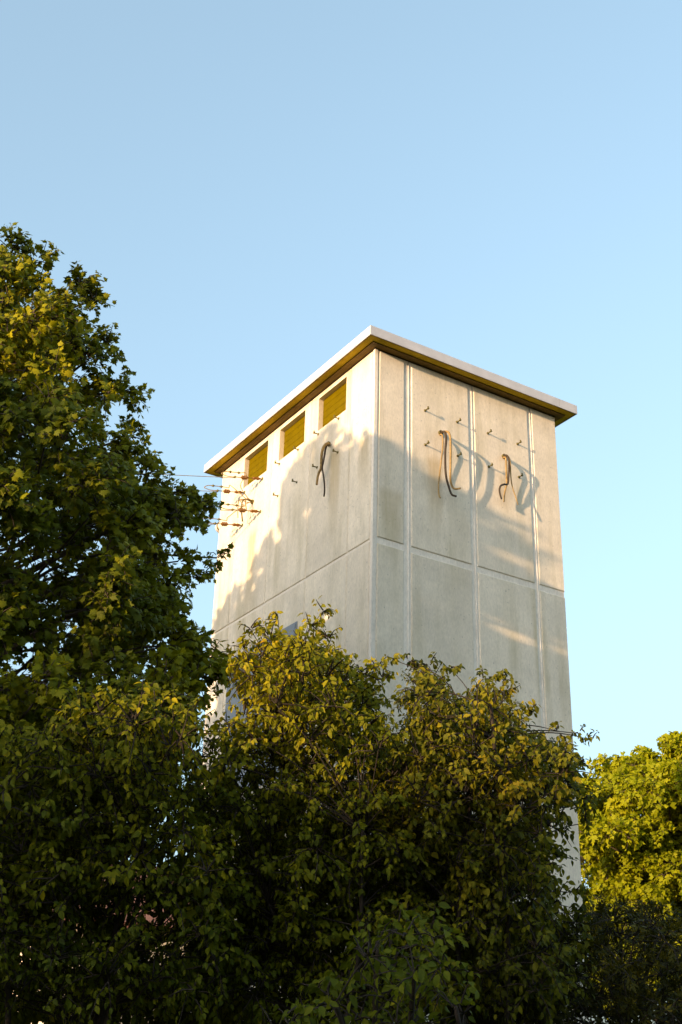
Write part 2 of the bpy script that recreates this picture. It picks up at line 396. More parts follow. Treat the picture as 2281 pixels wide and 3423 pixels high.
# strain insulators and overhead wires on the left wall
WD = np.array([-1.0, 0.45, -0.02]); WD /= np.linalg.norm(WD)
SIDE = np.cross(WD, (0, 0, 1)); SIDE /= np.linalg.norm(SIDE)
UPV = np.array((0, 0, 1.0))
OUT = np.array((0.0, 3.50, 10.50))
where = ['upper row under the window nearest the far edge', 'upper row at the far wall edge',
         'lower row under the window farthest from the corner', 'lower row at the far wall edge']
for q, (y, zz) in enumerate([(3.22, 10.80), (3.82, 10.80), (3.22, 10.215), (3.82, 10.205)]):
    P0 = np.array((0.0, y, zz))
    e = empty('strain_insulator', P0)
    tag(e, 'brown strain insulator with looped jumper wire, ' + where[q], 'insulator', 'insulators on the left wall')
    pt = lambda s, u=0.0, v=0.0: P0+WD*s+UPV*u+SIDE*v
    MB().lathe(P0+WD*-0.02, WD, [(0, .003), (0, .03), (.03, .03), (.03, .011), (.07, .011), (.07, .003)], 8).build('wall_bolt', M_hook, e)
    def barrel(s0, s1, r, nsh, name):
        prof = [(0, .004), (0, r*.55), (.012, r*.6)]
        L = s1-s0-.024
        for k in range(nsh):
            a0 = .012+L*k/nsh; a1 = .012+L*(k+1)/nsh
            prof += [(a0+.002, r*.78), (a0+(a1-a0)*.35, r), (a0+(a1-a0)*.65, r), (a1-.002, r*.78)]
        prof += [(s1-s0-.012, r*.6), (s1-s0, r*.5), (s1-s0, .004)]
        MB().lathe(pt(s0), WD, prof, 12).build(name, M_porc, e)
    barrel(.035, .165, .026, 2, 'insulator_body')
    MB().tube([pt(.15), pt(.26)], .007, 6).build('link_rod', M_hook, e)
    barrel(.235, .345, .038, 3, 'insulator_body')
    MB().tube([pt(.34), pt(.45)], .007, 6).build('link_rod', M_hook, e)
    def disc(c, r, name='clamp'):
        MB().lathe(c-WD*.03, WD, [(0, .004), (.0, .009), (.018, .011), (.022, r), (.038, r), (.042, .011), (.06, .009), (.06, .004)], 10).build(name, M_hook, e)
    disc(pt(.44), .024)
    # jumper: leaves the clamp, turns back in a loop and runs to the wall outlet
    upn = 0.085
    tw = [.36, .30, .34, .22][q]
    js = [pt(.45), pt(.56, .005), pt(.64, .03), pt(.66, upn*.6), pt(.60, upn), pt(.5, upn), pt(.38, upn-.005, .0), pt(.26, upn-.02, -.01)]
    last = OUT+np.array((-.10, [-.02, .03, -.03, .04][q], [.03, .03, -.05, -.05][q]))
    js += [(js[-1]*.55+last*.45)+np.array((-.12, 0, [-.05, .10, .05, -.1][q])), last, OUT+np.array((0.0, 0, 0))]
    MB().tube(spline(js, 6), .0065, 6).build('jumper_wire', M_jump, e)
    disc(pt(.52, upn), .022); disc(pt(.385, upn-.005), .022)
    # the wire itself runs off towards a far pole behind the maple
    span = 42.0
    pts = []
    for k in range(40):
        s = .45+span*(k/39)**1.6
        pts.append(pt(s)+UPV*(-4*0.35*(s/span)*(1-s/span)))
    wo_ = MB().tube(pts, .006, 5).build('overhead_wire', M_wire)
    tag(wo_, 'thin overhead wire running left from the ' + ['uppermost', 'second', 'third', 'lowest'][[0, 1, 2, 3][q]] + ' insulator towards the maple', 'wire', 'overhead wires')
# ceramic post and tail cables hanging at the outlet in the middle of the four insulators
e = empty('hanging_cable', OUT); tag(e, 'small bunch of cable tails hanging between the four insulators', 'cable')
MB().tube(spline([OUT+(0.02, 0, 0), OUT+(-.12, -.01, .01), OUT+(-.19, .0, -.05), OUT+(-.18, .02, -.22), OUT+(-.15, .03, -.38)], 5), .012, 6).build('strand', M_hook, e)
MB().tube(spline([OUT+(0.02, 0, 0), OUT+(-.10, -.02, .02), OUT+(-.15, -.03, -.04), OUT+(-.13, -.04, -.2)], 5), .010, 6).build('strand', M_cableT, e)
MB().tube(spline([OUT+(0.02, 0, 0), OUT+(-.14, .02, .015), OUT+(-.23, .05, -.03), OUT+(-.22, .08, -.18), OUT+(-.2, .1, -.30)], 5), .008, 6).build('strand', M_cableT, e)
# pale dome on the far side, peeping past the left edge
e = empty('wall_dome', (0.04, A, 10.50)); tag(e, 'small pale round dome peeping past the far left edge of the tower', 'dome')
MB().lathe((0.06, A-0.005, 10.53), (0, 1, 0), [(0, .003), (0, .085), (.06, .09), (.10, .085), (.13, .06), (.145, .02), (.147, .003)], 16).build('cover', M_pale, e)
MB().lathe((0.06, A-0.004, 10.53), (0, 1, 0), [(0, .003), (0, .10), (.02, .10), (.02, .003)], 16).build('base_plate', M_hook, e)

# ------------------------------------------------------------------ foliage
def leaf_material(name, stops, trans=0.35, rough=0.45, tcol=1.25):
    m, t, b = mat(name)
    a = node(t, 'ShaderNodeAttribute'); a.attribute_name = 'tint'
    r = ramp(t, stops, a.outputs['Fac'])
    t.links.new(r.outputs[0], b.inputs['Base Color'])
    b.inputs['Roughness'].default_value = rough+.12; b.inputs['Specular IOR Level'].default_value = 0.12
    tr = node(t, 'ShaderNodeBsdfTranslucent')
    mu = node(t, 'ShaderNodeMix', data_type='RGBA', blend_type='MULTIPLY'); mu.inputs['Factor'].default_value = 1
    mu.inputs['B'].default_value = (tcol*1.05, tcol, tcol*0.35, 1); t.links.new(r.outputs[0], mu.inputs['A']); t.links.new(mu.outputs['Result'], tr.inputs['Color'])
    mx = node(t, 'ShaderNodeMixShader'); mx.inputs[0].default_value = trans
    out = [n for n in t.nodes if n.type == 'OUTPUT_MATERIAL'][0]
    t.links.new(b.outputs[0], mx.inputs[1]); t.links.new(tr.outputs[0], mx.inputs[2]); t.links.new(mx.outputs[0], out.inputs['Surface'])
    return m
# leaf shapes: x across, y along, z up; unit length
def ovate():
    ys = [0.0, 0.22, 0.5, 0.78, 1.0]; ws = [0.02, 0.24, 0.29, 0.16, 0.0]
    v = []; f = []
    for y, wd in zip(ys, ws):
        c = -0.22*y*y
        v += [(-wd, y, c+0.35*wd), (0, y, c), (wd, y, c+0.35*wd)]
    for i in range(len(ys)-1):
        k = 3*i
        f += [(k, k+1, k+4, k+3), (k+1, k+2, k+5, k+4)]
    return np.array(v), f
def maple():
    o = [(0, 0.0), (0.10, 0.05), (0.34, 0.02), (0.30, 0.20), (0.52, 0.42), (0.33, 0.46), (0.30, 0.66), (0.16, 0.62), (0, 1.0)]
    ring_ = o+[(-x, y) for x, y in reversed(o[1:-1])]
    v = [(x, y, -0.10*y*y-0.22*abs(x)**1.3) for x, y in ring_]+[(0, 0.34, 0.05)]
    n = len(ring_)
    return np.array(v), [(i, (i+1) % n, n) for i in range(n)]
def tuft():
    """a pair of leaf blades, for trees too far off to tell leaves apart"""
    v = [(0, 0, 0), (-.33, .4, .06), (0, 1, -.15), (.33, .4, .06), (.2, .1, 0), (.75, .35, -.1), (.45, .75, .1)]
    return np.array(v), [(0, 3, 2, 1), (0, 4, 5, 6)]
def sprig():
    v = [(0, 0, 0), (-.16, .45, .02), (0, 1, 0), (.16, .45, .02), (.5, .5, .1), (.55, .28, 0), (-.5, .6, .1), (-.52, .36, 0)]
    return np.array(v), [(0, 3, 2, 1), (0, 5, 4), (0, 6, 7)]
def nrm(a): return a/(np.linalg.norm(a, axis=-1, keepdims=True)+1e-9)
def frames(axis, normal):
    Y = nrm(axis); Zv = nrm(normal-Y*np.sum(normal*Y, -1, keepdims=True)); X = np.cross(Y, Zv)
    return X, Y, Zv
def leaves_mesh(name, pos, axis, normal, size, tint, tmpl):
    tv, tf = tmpl; N = len(pos); V = len(tv)
    X, Y, Zv = frames(axis, normal)
    co = pos[:, None, :]+size[:, None, None]*(tv[None, :, 0:1]*X[:, None, :]+tv[None, :, 1:2]*Y[:, None, :]+tv[None, :, 2:3]*Zv[:, None, :])
    lens = np.array([len(q) for q in tf]); flat = np.concatenate([np.array(q) for q in tf])
    me = bpy.data.meshes.new(name)
    me.vertices.add(N*V); me.vertices.foreach_set('co', co.astype(np.float32).ravel())
    li = (flat[None, :]+(np.arange(N)*V)[:, None]).astype(np.int32).ravel()
    me.loops.add(len(li)); me.loops.foreach_set('vertex_index', li)
    ls = np.tile(lens, N); st = np.concatenate([[0], np.cumsum(ls)[:-1]]).astype(np.int32)
    me.polygons.add(len(ls)); me.polygons.foreach_set('loop_start', st); me.polygons.foreach_set('loop_total', ls.astype(np.int32))
    me.polygons.foreach_set('use_smooth', np.ones(len(ls), bool))
    at_ = me.attributes.new('tint', 'FLOAT', 'POINT'); at_.data.foreach_set('value', np.repeat(tint, V).astype(np.float32))
    me.update(calc_edges=True); return me
SUNWARD = np.array((-d_sun.x, -d_sun.y, -d_sun.z))
def grow(rng, clumps, nt, nl, lsize, droop=0.5, upb=0.25, axis_pt=None, spread=1.0, flat=0.0, tint0=0.5, tvar=0.13, cvar=0.08, szvar=0.2, face=0.9, helio=0.6):
    """clumps: list of (centre, radius, tint shift, density).  Returns leaf arrays and twig polylines.
    Blades hang from their twigs, turn outwards and, as leaves do, towards the open light."""
    P, AX, NO, SZ, TI = [], [], [], [], []; T = []
    Z1 = np.array((0, 0, 1.0))
    for (c, rad, ts, dens) in clumps:
        c = np.array(c, float); rad = float(rad)
        n = max(3, int(nt*dens*(rad/0.5)**1.6)); cs = ts+rng.normal(0, cvar)
        dv = nrm(rng.normal(size=(n, 3))+upb*Z1)
        ow = dv*np.array((1, 1, .4))
        if axis_pt is not None:
            outw = nrm(c-axis_pt); dv = nrm(dv+0.45*outw); ow = ow+0.6*outw*np.array((1, 1, .3))
        ow = nrm(ow)
        L = rng.uniform(0.65, 1.08, (n, 1))
        st = c+dv*rad*0.12+rng.normal(0, 0.05, (n, 3))*rad; en = c+dv*rad*L*spread
        md = (st+en)/2+0.12*rad*Z1+rng.normal(0, 0.06, (n, 3))*rad
        en = en-0.10*rad*Z1
        k = max(4, int(nl*max(0.6, min(1.3, rad/0.3))))
        tt = np.clip(np.linspace(0.22, 1.0, k)[None, :]+rng.normal(0, 0.03, (n, k)), 0, 1.05)[..., None]
        p = (1-tt)**2*st[:, None]+2*(1-tt)*tt*md[:, None]+tt**2*en[:, None]
        tg = np.broadcast_to(nrm(en-st)[:, None, :], p.shape)
        sd = nrm(np.cross(tg, rng.normal(size=p.shape)))
        ax = nrm(sd*0.8+tg*0.45-droop*Z1+rng.normal(0, 0.22, p.shape))
        no = nrm(0.4*Z1+face*ow[:, None, :]+helio*SUNWARD+rng.normal(0, 0.40, p.shape))
        keep = rng.uniform(size=(n, k)) > 0.12
        P.append((p+sd*lsize*rng.uniform(0.15, 0.5, (n, k, 1)))[keep]); AX.append(ax[keep]); NO.append(no[keep])
        q = int(keep.sum())
        SZ.append(lsize*np.clip(rng.normal(1, szvar, q), 0.4, 1.6)); TI.append(np.clip(tint0+cs+rng.normal(0, tvar, q), 0.01, 0.99))
        T.append(np.stack([st, md, en], 1))
    return [np.concatenate(a) for a in (P, AX, NO, SZ, TI)], np.concatenate(T)
def twig_mesh(name, twigs, r0=0.007):
    """thin triangular twigs, vectorised"""
    T = twigs; N = len(T)
    pts = np.stack([T[:, 0], 0.25*T[:, 0]+0.5*T[:, 1]+0.25*T[:, 2], T[:, 2]], 1)
    d = nrm(T[:, 2]-T[:, 0]); a = nrm(np.cross(d, np.array((0.31, 0.2, 0.93)))); b = np.cross(d, a)
    rr = np.array([1, .7, .3])*r0; v = np.zeros((N, 3, 3, 3))
    for i in range(3):
        for k in range(3):
            v[:, i, k] = pts[:, i]+rr[i]*(a*math.cos(2.094*k)+b*math.sin(2.094*k))
    f = []
    for i in range(2):
        for k in range(3): f.append((3*i+k, 3*i+(k+1) % 3, 3*i+3+(k+1) % 3, 3*i+3+k))
    fl = np.array(f).ravel(); me = bpy.data.meshes.new(name)
    me.vertices.add(N*9); me.vertices.foreach_set('co', v.astype(np.float32).ravel())
    li = (fl[None]+(np.arange(N)*9)[:, None]).astype(np.int32).ravel()
    me.loops.add(len(li)); me.loops.foreach_set('vertex_index', li)
    me.polygons.add(N*6); me.polygons.foreach_set('loop_start', (np.arange(N*6)*4).astype(np.int32)); me.polygons.foreach_set('loop_total', np.full(N*6, 4, np.int32))
    me.update(calc_edges=True); return me
M_bark = simple('grey_brown_bark', (0.075, 0.055, 0.038), 0.9, 0, 0.4, 14)
M_bark2 = simple('dark_shrub_bark', (0.032, 0.024, 0.017), 0.9, 0, 0.4, 20)
def plant(name, label, cat, base, clumps, stems, tmpl, lm, bark, rng, parts=300, group=None, twig_r=0.007, **kw):
    """a woody plant: stems (trunk and limbs to the clumps), twigs, and a crown whose nearest leaves are parts"""
    e = empty(name, base); tag(e, label, cat, group)
    L, tw = grow(rng, clumps, **kw)
    pos, ax, no, sz, ti = L
    print(name, len(pos), 'leaves')
    # trunk and limbs
    tb = MB()
    for pts, r0, r1, n in stems:
        s = spline(pts, 5); k = len(s)
        tb.tube(s, [r0+(r1-r0)*i/(k-1) for i in range(k)], n)
    tb.build('trunk', bark, e)
    t_ = link('twigs', twig_mesh('twigs', tw, twig_r), bark, e); tag(t_, kind='stuff')
    keep = np.ones(len(pos), bool)
    if parts:
        q = proj(pos); vis = (q[:, 0] > 8) & (q[:, 0] < 1560) & (q[:, 1] > 8) & (q[:, 1] < 2345) & (q[:, 2] > 0)
        # nearest in each small cell of the view, then the nearest 300 of those: leaves that really show
        cell = (q[:, 0]//16).astype(int)*1000+(q[:, 1]//16).astype(int)
        order = np.argsort(q[:, 2]); seen = set(); pick = []
        for i in order:
            if vis[i] and cell[i] not in seen: seen.add(cell[i]); pick.append(i)
        pick = np.array(pick[:parts]); keep[pick] = False
    crown = link('crown', leaves_mesh('crown', pos[keep], ax[keep], no[keep], sz[keep], ti[keep], tmpl), lm, e); tag(crown, kind='stuff')
    if parts:
        bins = 10; ms = []
        tv, tf = tmpl
        for b in range(bins):
            ms.append(leaves_mesh('leaf', np.zeros((1, 3)), np.array([[0, 1.0, 0]]), np.array([[0, 0, 1.0]]), np.ones(1), np.array([(b+.5)/bins]), tmpl)); ms[-1].materials.append(lm)
        X, Y, Zv = frames(ax[pick], no[pick]); inv = world_inv(crown)
        for j, i in enumerate(pick):
            o = bpy.data.objects.new('leaf', ms[min(bins-1, int(ti[i]*bins))]); COL.objects.link(o)
            o.parent = crown; o.matrix_parent_inverse = inv
            mm = Matrix.Identity(4)
            for r_ in range(3):
                mm[r_][0], mm[r_][1], mm[r_][2], mm[r_][3] = X[j][r_]*sz[i], Y[j][r_]*sz[i], Zv[j][r_]*sz[i], pos[i][r_]
            o.matrix_basis = mm
    return e
def inside(poly, x, y):
    c = False; n = len(poly)
    for i in range(n):
        x1, y1 = poly[i]; x2, y2 = poly[(i+1) % n]
        if (y1 > y) != (y2 > y) and x < (x2-x1)*(y-y1)/(y2-y1)+x1: c = not c
    return c
def limb(a, b, sag=0.12, rng=None):
    a = np.array(a, float); b = np.array(b, float); m = a*.45+b*.55; L = np.linalg.norm(b-a)
    m[2] += sag*L*0.5
    if rng is not None: m += rng.normal(0, 0.05*L, 3)
    return [a, m, b]

HOLES = [(375, 1998, 17), (360, 2118, 22), (275, 2128, 9), (350, 1815, 4), (262, 1880, 5), (285, 968, 16), (425, 1255, 8), (440, 1425, 10)]     # openings in the thicket, seen from the path
def in_hole(x, y, pr):
    return any(math.hypot(x-a, y-b) < q+0.55*pr for a, b, q in HOLES)
# --- the maple on the left: crown partly outside the frame, throws the tree shadow on the tower
rng = np.random.default_rng(5)
TR = np.array((-5.7, -1.3))
OUTL = [(-900, -300), (-300, 180), (-120, 420), (0, 545), (60, 570), (112, 585), (125, 640), (190, 630), (215, 665), (205, 730), (255, 790), (262, 830), (305, 890), (295, 930), (240, 960), (310, 1010),
        (345, 1080), (400, 1125), (480, 1150), (488, 1200), (455, 1235), (375, 1250), (385, 1285), (450, 1290), (490, 1320), (430, 1380), (400, 1430), (470, 1480), (520, 1520), (490, 1600), (440, 1750), (300, 2000), (-100, 2353), (-900, 2353)]
SHX = [-0.7, -0.3, 0.0, 0.25, 0.6, 0.85, 1.16, 1.5, 1.95, 2.35, 2.62, 3.0, 3.6, 4.2, 4.9]
SHZ = [9.6, 9.75, 9.8, 10.15, 10.2, 10.35, 10.66, 10.72, 10.7, 10.45, 9.7, 9.35, 9.1, 8.95, 8.8]
def crown_r(z): return float(np.interp(z, [2.2, 4.0, 5.5, 7, 8.2, 9.0, 9.8, 10.8], [1.9, 2.6, 2.8, 2.6, 2.1, 1.6, 1.1, 0.3]))
def in_band(z, r): return any(z+r > a and z-r < b for a, b in ((9.02, 9.36), (7.86, 8.06)))     # rifts in the trees that let the low sun through
def maple_ok(c, r):
    x, y, z = proj(c)
    pr = r*FPX/z*1568/2281*1.0
    if in_hole(x, y, pr): return False
    for k in range(10):
        if not inside(OUTL, x+pr*math.cos(k*.628), y+pr*math.sin(k*.628)): return False
    t = c[1]-SUN_A*c[0]; zz = c[2]+SUN_S*c[0]
    if -1.1 < t < -0.42 and in_band(zz, r*.6): return False
    if -0.9 < t < 5.2:
        for dt in (-.7*r, 0, .7*r):
            if zz+0.85*math.sqrt(max(0, r*r-dt*dt)) > np.interp(t+dt, SHX, SHZ): return False
    return True
cl = []
tries = 0
lobes = []
while len(lobes) < 150 and tries < 30000:          # boughs: each a flattened mound of leaf clumps, dark gaps between them
    tries += 1
    z = rng.uniform(2.6, 10.4); th = rng.uniform(0, 2*math.pi); rr = crown_r(z)*math.sqrt(rng.uniform(0.35, 1.0)); RL = rng.uniform(0.42, 0.80)
    c = np.array((TR[0]+rr*math.cos(th), TR[1]+rr*math.sin(th), z))
    if rr+RL*.5 > crown_r(z)+.25 or math.hypot(c[0]-CAM[0], c[1]-CAM[1]) < 7.4: continue
    if any(np.linalg.norm((c-q[0])*np.array((1, 1, 1.25))) < 0.72*(RL+q[1]) for q in lobes): continue
    lobes.append((c, RL))
used = []
for c, RL in lobes:
    n0 = len(cl)
    outw = nrm(np.array((c[0]-TR[0], c[1]-TR[1], 0.0))); sh = rng.normal(0, .06)+float(np.interp(c[2], [4, 6.5, 8.0], [-.14, -.07, .15]))  # crown tint painted: lower boughs darkened for shade, top raised for sun highlights
    for k in range(int(26*(RL/.6)**2)):
        dv = nrm(rng.normal(size=3)+0.75*outw+np.array((0, 0, .55)))
        p = c+dv*RL*rng.uniform(.6, 1.0)*np.array((1, 1, .72)); r = rng.uniform(.15, .27)
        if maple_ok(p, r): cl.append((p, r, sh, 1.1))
    if len(cl)-n0 > 5: used.append((np.mean([q[0] for q in cl[n0:]], axis=0), .3))
for k in range(260):                               # thin inner foliage
    z = rng.uniform(2.6, 9.6); th = rng.uniform(0, 2*math.pi); rr = crown_r(z)*math.sqrt(rng.uniform(0.05, 0.55))
    c = np.array((TR[0]+rr*math.cos(th), TR[1]+rr*math.sin(th), z)); r = rng.uniform(.25, .42)
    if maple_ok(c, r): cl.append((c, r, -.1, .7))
n_main = len(cl)
for x, y, dist, r in [(30, 575, 10.8, .28), (95, 600, 10.9, .25), (185, 655, 11, .3), (215, 690, 11, .25), (150, 720, 10.7, .35), (245, 800, 11, .28), (200, 830, 10.8, .35), (285, 900, 11.1, .28), (235, 905, 11, .3),
                      (300, 1000, 11, .25), (265, 1045, 10.8, .32), (335, 1090, 11.1, .28), (390, 1140, 11.2, .26), (430, 1165, 11.2, .27), (465, 1165, 11.3, .2), (450, 1205, 11.3, .18), (400, 1190, 11, .28), (335, 1180, 10.8, .36),
                      (500, 1282, 11.4, .17), (470, 1310, 11.3, .15), (410, 1290, 11.3, .22), (440, 1330, 11.2, .18), (380, 1340, 11, .25), (395, 1400, 11, .22), (355, 1290, 10.9, .25),
                      (430, 1480, 10.8, .28), (480, 1520, 10.8, .26), (500, 1560, 10.8, .22), (450, 1560, 10.6, .3), (400, 1480, 10.6, .3), (350, 1420, 10.7, .36), (300, 1340, 10.6, .4), (370, 1550, 10.4, .36)]:
    cl.append((at(x, y, dist), r, 0.0, 1.25))
stems = [([(TR[0], TR[1], 0), (TR[0]+.05, TR[1], 1.5), (TR[0]-.05, TR[1]+.08, 4), (TR[0]+.1, TR[1], 7), (TR[0], TR[1], 9.9)], .24, .03, 10)]
for c, r in used+[(q[0], q[1]) for q in cl[n_main:]]:
    h = max(1.6, min(9.0, c[2]-0.55*np.hypot(*(c[:2]-TR))*rng.uniform(.6, 1.1)))
    stems.append((limb((TR[0], TR[1], h), c, .15, rng), .045 if r > .3 else .02, .008, 5))
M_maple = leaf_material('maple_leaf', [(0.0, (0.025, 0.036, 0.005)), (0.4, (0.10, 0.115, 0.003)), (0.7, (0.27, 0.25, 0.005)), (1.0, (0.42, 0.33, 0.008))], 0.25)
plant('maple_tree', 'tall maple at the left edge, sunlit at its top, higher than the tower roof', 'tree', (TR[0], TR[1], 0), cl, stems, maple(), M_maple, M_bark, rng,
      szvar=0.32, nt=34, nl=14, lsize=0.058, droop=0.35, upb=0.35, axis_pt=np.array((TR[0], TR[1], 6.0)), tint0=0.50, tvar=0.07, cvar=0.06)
print('clumps maple', n_main)

# --- dogwood shrubs in front of the tower
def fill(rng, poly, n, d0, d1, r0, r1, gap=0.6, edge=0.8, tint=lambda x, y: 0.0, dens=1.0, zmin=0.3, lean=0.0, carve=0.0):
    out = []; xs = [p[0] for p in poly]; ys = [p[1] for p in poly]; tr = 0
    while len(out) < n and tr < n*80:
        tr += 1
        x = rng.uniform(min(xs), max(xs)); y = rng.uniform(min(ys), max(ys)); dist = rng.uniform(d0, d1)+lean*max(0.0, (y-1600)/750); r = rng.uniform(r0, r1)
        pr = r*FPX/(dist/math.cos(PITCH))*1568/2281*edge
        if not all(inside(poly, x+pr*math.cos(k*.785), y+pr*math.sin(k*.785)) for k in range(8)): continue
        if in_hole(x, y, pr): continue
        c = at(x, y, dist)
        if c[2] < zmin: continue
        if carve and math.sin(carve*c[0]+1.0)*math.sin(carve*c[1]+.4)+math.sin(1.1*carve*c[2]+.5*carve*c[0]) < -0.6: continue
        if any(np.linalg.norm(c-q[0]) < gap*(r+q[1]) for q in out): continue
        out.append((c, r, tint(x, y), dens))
    return out
def shrub_stems(rng, base, cl, n_main=8, r=.024):
    base = np.array(base, float); vd = base-CAM; base = base+0.9*np.array((vd[0], vd[1], 0))/math.hypot(vd[0], vd[1]); st = []; mains = []
    idx = rng.permutation(len(cl))[:n_main]
    for i in idx:
        c = cl[i][0]; a = base+np.array((rng.normal(0, .25), rng.normal(0, .25), 0.0))
        p = limb(a, c, .25, rng); st.append((p, r, .012, 6)); mains += spline(p, 8)[8:]
    mains = np.array(mains)
    for i, (c, rr, *_) in enumerate(cl):
        dd = np.linalg.norm(mains-np.array(c), axis=1)+np.where(mains[:, 2] > c[2]-.1, 2.0, 0)
        st.append((limb(mains[int(np.argmin(dd))], c, .15, rng), .0065, .003, 4))
    return st
DOG = [(0.0, (0.025, 0.040, 0.005)), (0.35, (0.085, 0.10, 0.003)), (0.6, (0.18, 0.175, 0.005)), (0.8, (0.36, 0.29, 0.006)), (0.95, (0.36, 0.20, 0.010)), (1.0, (0.24, 0.08, 0.018))]
M_dog = leaf_material('dogwood_leaf', DOG, 0.32)
M_dog_bronze = leaf_material('bronze_dogwood_leaf', [(0.0, (0.025, 0.038, 0.004)), (0.35, (0.075, 0.082, 0.004)), (0.55, (0.16, 0.15, 0.006)), (0.75, (0.27, 0.205, 0.009)), (0.9, (0.34, 0.23, 0.010)), (1.0, (0.22, 0.07, 0.018))], 0.30)
kwd = dict(szvar=0.28, nt=36, nl=15, lsize=0.043, droop=0.85, upb=0.55, tint0=0.40, tvar=0.09, cvar=0.07)
def base_of(cl): 
    c = np.mean([q[0] for q in cl], axis=0); return (float(c[0]), float(c[1]), 0.0)
# centre shrub
rng = np.random.default_rng(11)
PB = [(505, 1530), (560, 1440), (610, 1450), (650, 1420), (700, 1440), (740, 1395), (775, 1450), (790, 1510), (840, 1530), (905, 1540), (905, 1590), (885, 1630), (940, 1700), (980, 1850), (980, 2353), (430, 2353), (400, 2000), (430, 1750), (500, 1640)]
hi = lambda x, y: float(np.interp(y, [1400, 1560, 1700, 2000, 2353], [0.30, 0.24, 0.09, 0.0, -0.06]))  # autumn yellow tops raised further as sunlight, low leaves darkened as painted shade
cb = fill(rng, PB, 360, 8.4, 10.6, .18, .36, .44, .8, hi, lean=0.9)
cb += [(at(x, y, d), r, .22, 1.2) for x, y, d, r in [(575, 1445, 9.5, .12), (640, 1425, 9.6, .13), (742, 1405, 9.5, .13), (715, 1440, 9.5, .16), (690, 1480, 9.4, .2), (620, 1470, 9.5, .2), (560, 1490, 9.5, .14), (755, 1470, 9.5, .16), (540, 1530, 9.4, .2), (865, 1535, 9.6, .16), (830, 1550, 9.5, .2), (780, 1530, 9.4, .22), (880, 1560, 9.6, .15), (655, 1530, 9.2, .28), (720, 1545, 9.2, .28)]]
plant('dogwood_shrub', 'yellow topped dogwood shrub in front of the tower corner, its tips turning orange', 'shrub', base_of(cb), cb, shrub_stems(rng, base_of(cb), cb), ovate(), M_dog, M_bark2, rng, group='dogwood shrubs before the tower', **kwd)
# right shrub
rng = np.random.default_rng(12)
PC = [(905, 1530), (945, 1515), (1000, 1520), (1050, 1545), (1040, 1580), (1085, 1580), (1110, 1555), (1165, 1560), (1190, 1620), (1235, 1650), (1270, 1680), (1330, 1690), (1345, 1760), (1365, 1840), (1350, 1900), (1300, 1900), (1275, 1940), (1310, 2020), (1290, 2120), (1340, 2200), (1350, 2353), (860, 2353), (840, 1900), (840, 1710), (905, 1690), (908, 1600)]
red = lambda x, y: float(np.interp(y, [1500, 1650, 1800, 2000, 2353], [0.10, 0.12, 0.10, 0.0, -0.06]))  # bronze above; low leaves darkened in the tint to stand for shade
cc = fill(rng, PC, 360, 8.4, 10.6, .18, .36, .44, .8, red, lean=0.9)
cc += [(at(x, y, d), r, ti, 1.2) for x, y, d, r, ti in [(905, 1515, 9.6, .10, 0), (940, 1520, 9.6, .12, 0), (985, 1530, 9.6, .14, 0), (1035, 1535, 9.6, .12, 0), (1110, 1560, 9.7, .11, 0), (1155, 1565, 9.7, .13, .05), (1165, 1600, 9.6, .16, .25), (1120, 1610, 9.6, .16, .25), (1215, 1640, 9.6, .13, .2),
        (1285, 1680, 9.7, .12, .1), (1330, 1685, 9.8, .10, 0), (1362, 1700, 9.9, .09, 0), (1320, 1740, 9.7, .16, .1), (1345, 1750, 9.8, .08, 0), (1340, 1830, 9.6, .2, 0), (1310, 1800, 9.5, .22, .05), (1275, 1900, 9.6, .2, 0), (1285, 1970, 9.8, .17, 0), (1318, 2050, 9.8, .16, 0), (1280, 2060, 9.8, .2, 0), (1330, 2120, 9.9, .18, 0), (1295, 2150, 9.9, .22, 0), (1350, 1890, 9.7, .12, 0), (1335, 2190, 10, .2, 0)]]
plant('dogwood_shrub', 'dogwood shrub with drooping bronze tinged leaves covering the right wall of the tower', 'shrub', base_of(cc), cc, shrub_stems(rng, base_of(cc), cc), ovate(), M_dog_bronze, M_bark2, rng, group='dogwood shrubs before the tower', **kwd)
# left shrub, under the maple
rng = np.random.default_rng(13)
PA = [(-150, 1650), (100, 1640), (200, 1580), (300, 1565), (400, 1570), (480, 1640), (500, 1720), (480, 1850), (560, 2050), (560, 2353), (-150, 2353)]
ya = lambda x, y: float(np.interp(y, [1560, 1700, 1900, 2353], [0.12, 0.04, -0.02, -0.10]))  # shade painted into the tint: leaves get darker towards the bottom
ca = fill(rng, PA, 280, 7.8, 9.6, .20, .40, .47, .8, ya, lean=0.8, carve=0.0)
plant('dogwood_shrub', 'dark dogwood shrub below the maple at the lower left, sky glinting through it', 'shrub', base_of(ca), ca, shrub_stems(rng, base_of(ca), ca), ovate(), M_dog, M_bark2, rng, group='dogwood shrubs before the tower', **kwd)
# low front shrub with rounder bright green leaves
rng = np.random.default_rng(14)
PD = [(560, 2353), (620, 2290), (700, 2240), (780, 2160), (860, 2090), (960, 2060), (1040, 2080), (1080, 2200), (1130, 2280), (1180, 2420), (560, 2420)]
cD = fill(rng, PD, 60, 7.2, 8.4, .18, .32, .55, .8, lambda x, y: 0.05)
M_lime = leaf_material('green_shrub_leaf', [(0.0, (0.032, 0.048, 0.003)), (0.5, (0.085, 0.105, 0.004)), (1.0, (0.16, 0.165, 0.006))], 0.35)
plant('leafy_shrub', 'low shrub with round fresh green leaves at the bottom centre', 'shrub', base_of(cD), cD, shrub_stems(rng, base_of(cD), cD, 5, .03), ovate(), M_lime, M_bark2, rng, nt=18, nl=9, lsize=0.06, droop=0.6, upb=0.4, tint0=0.45, tvar=0.15, cvar=0.06)
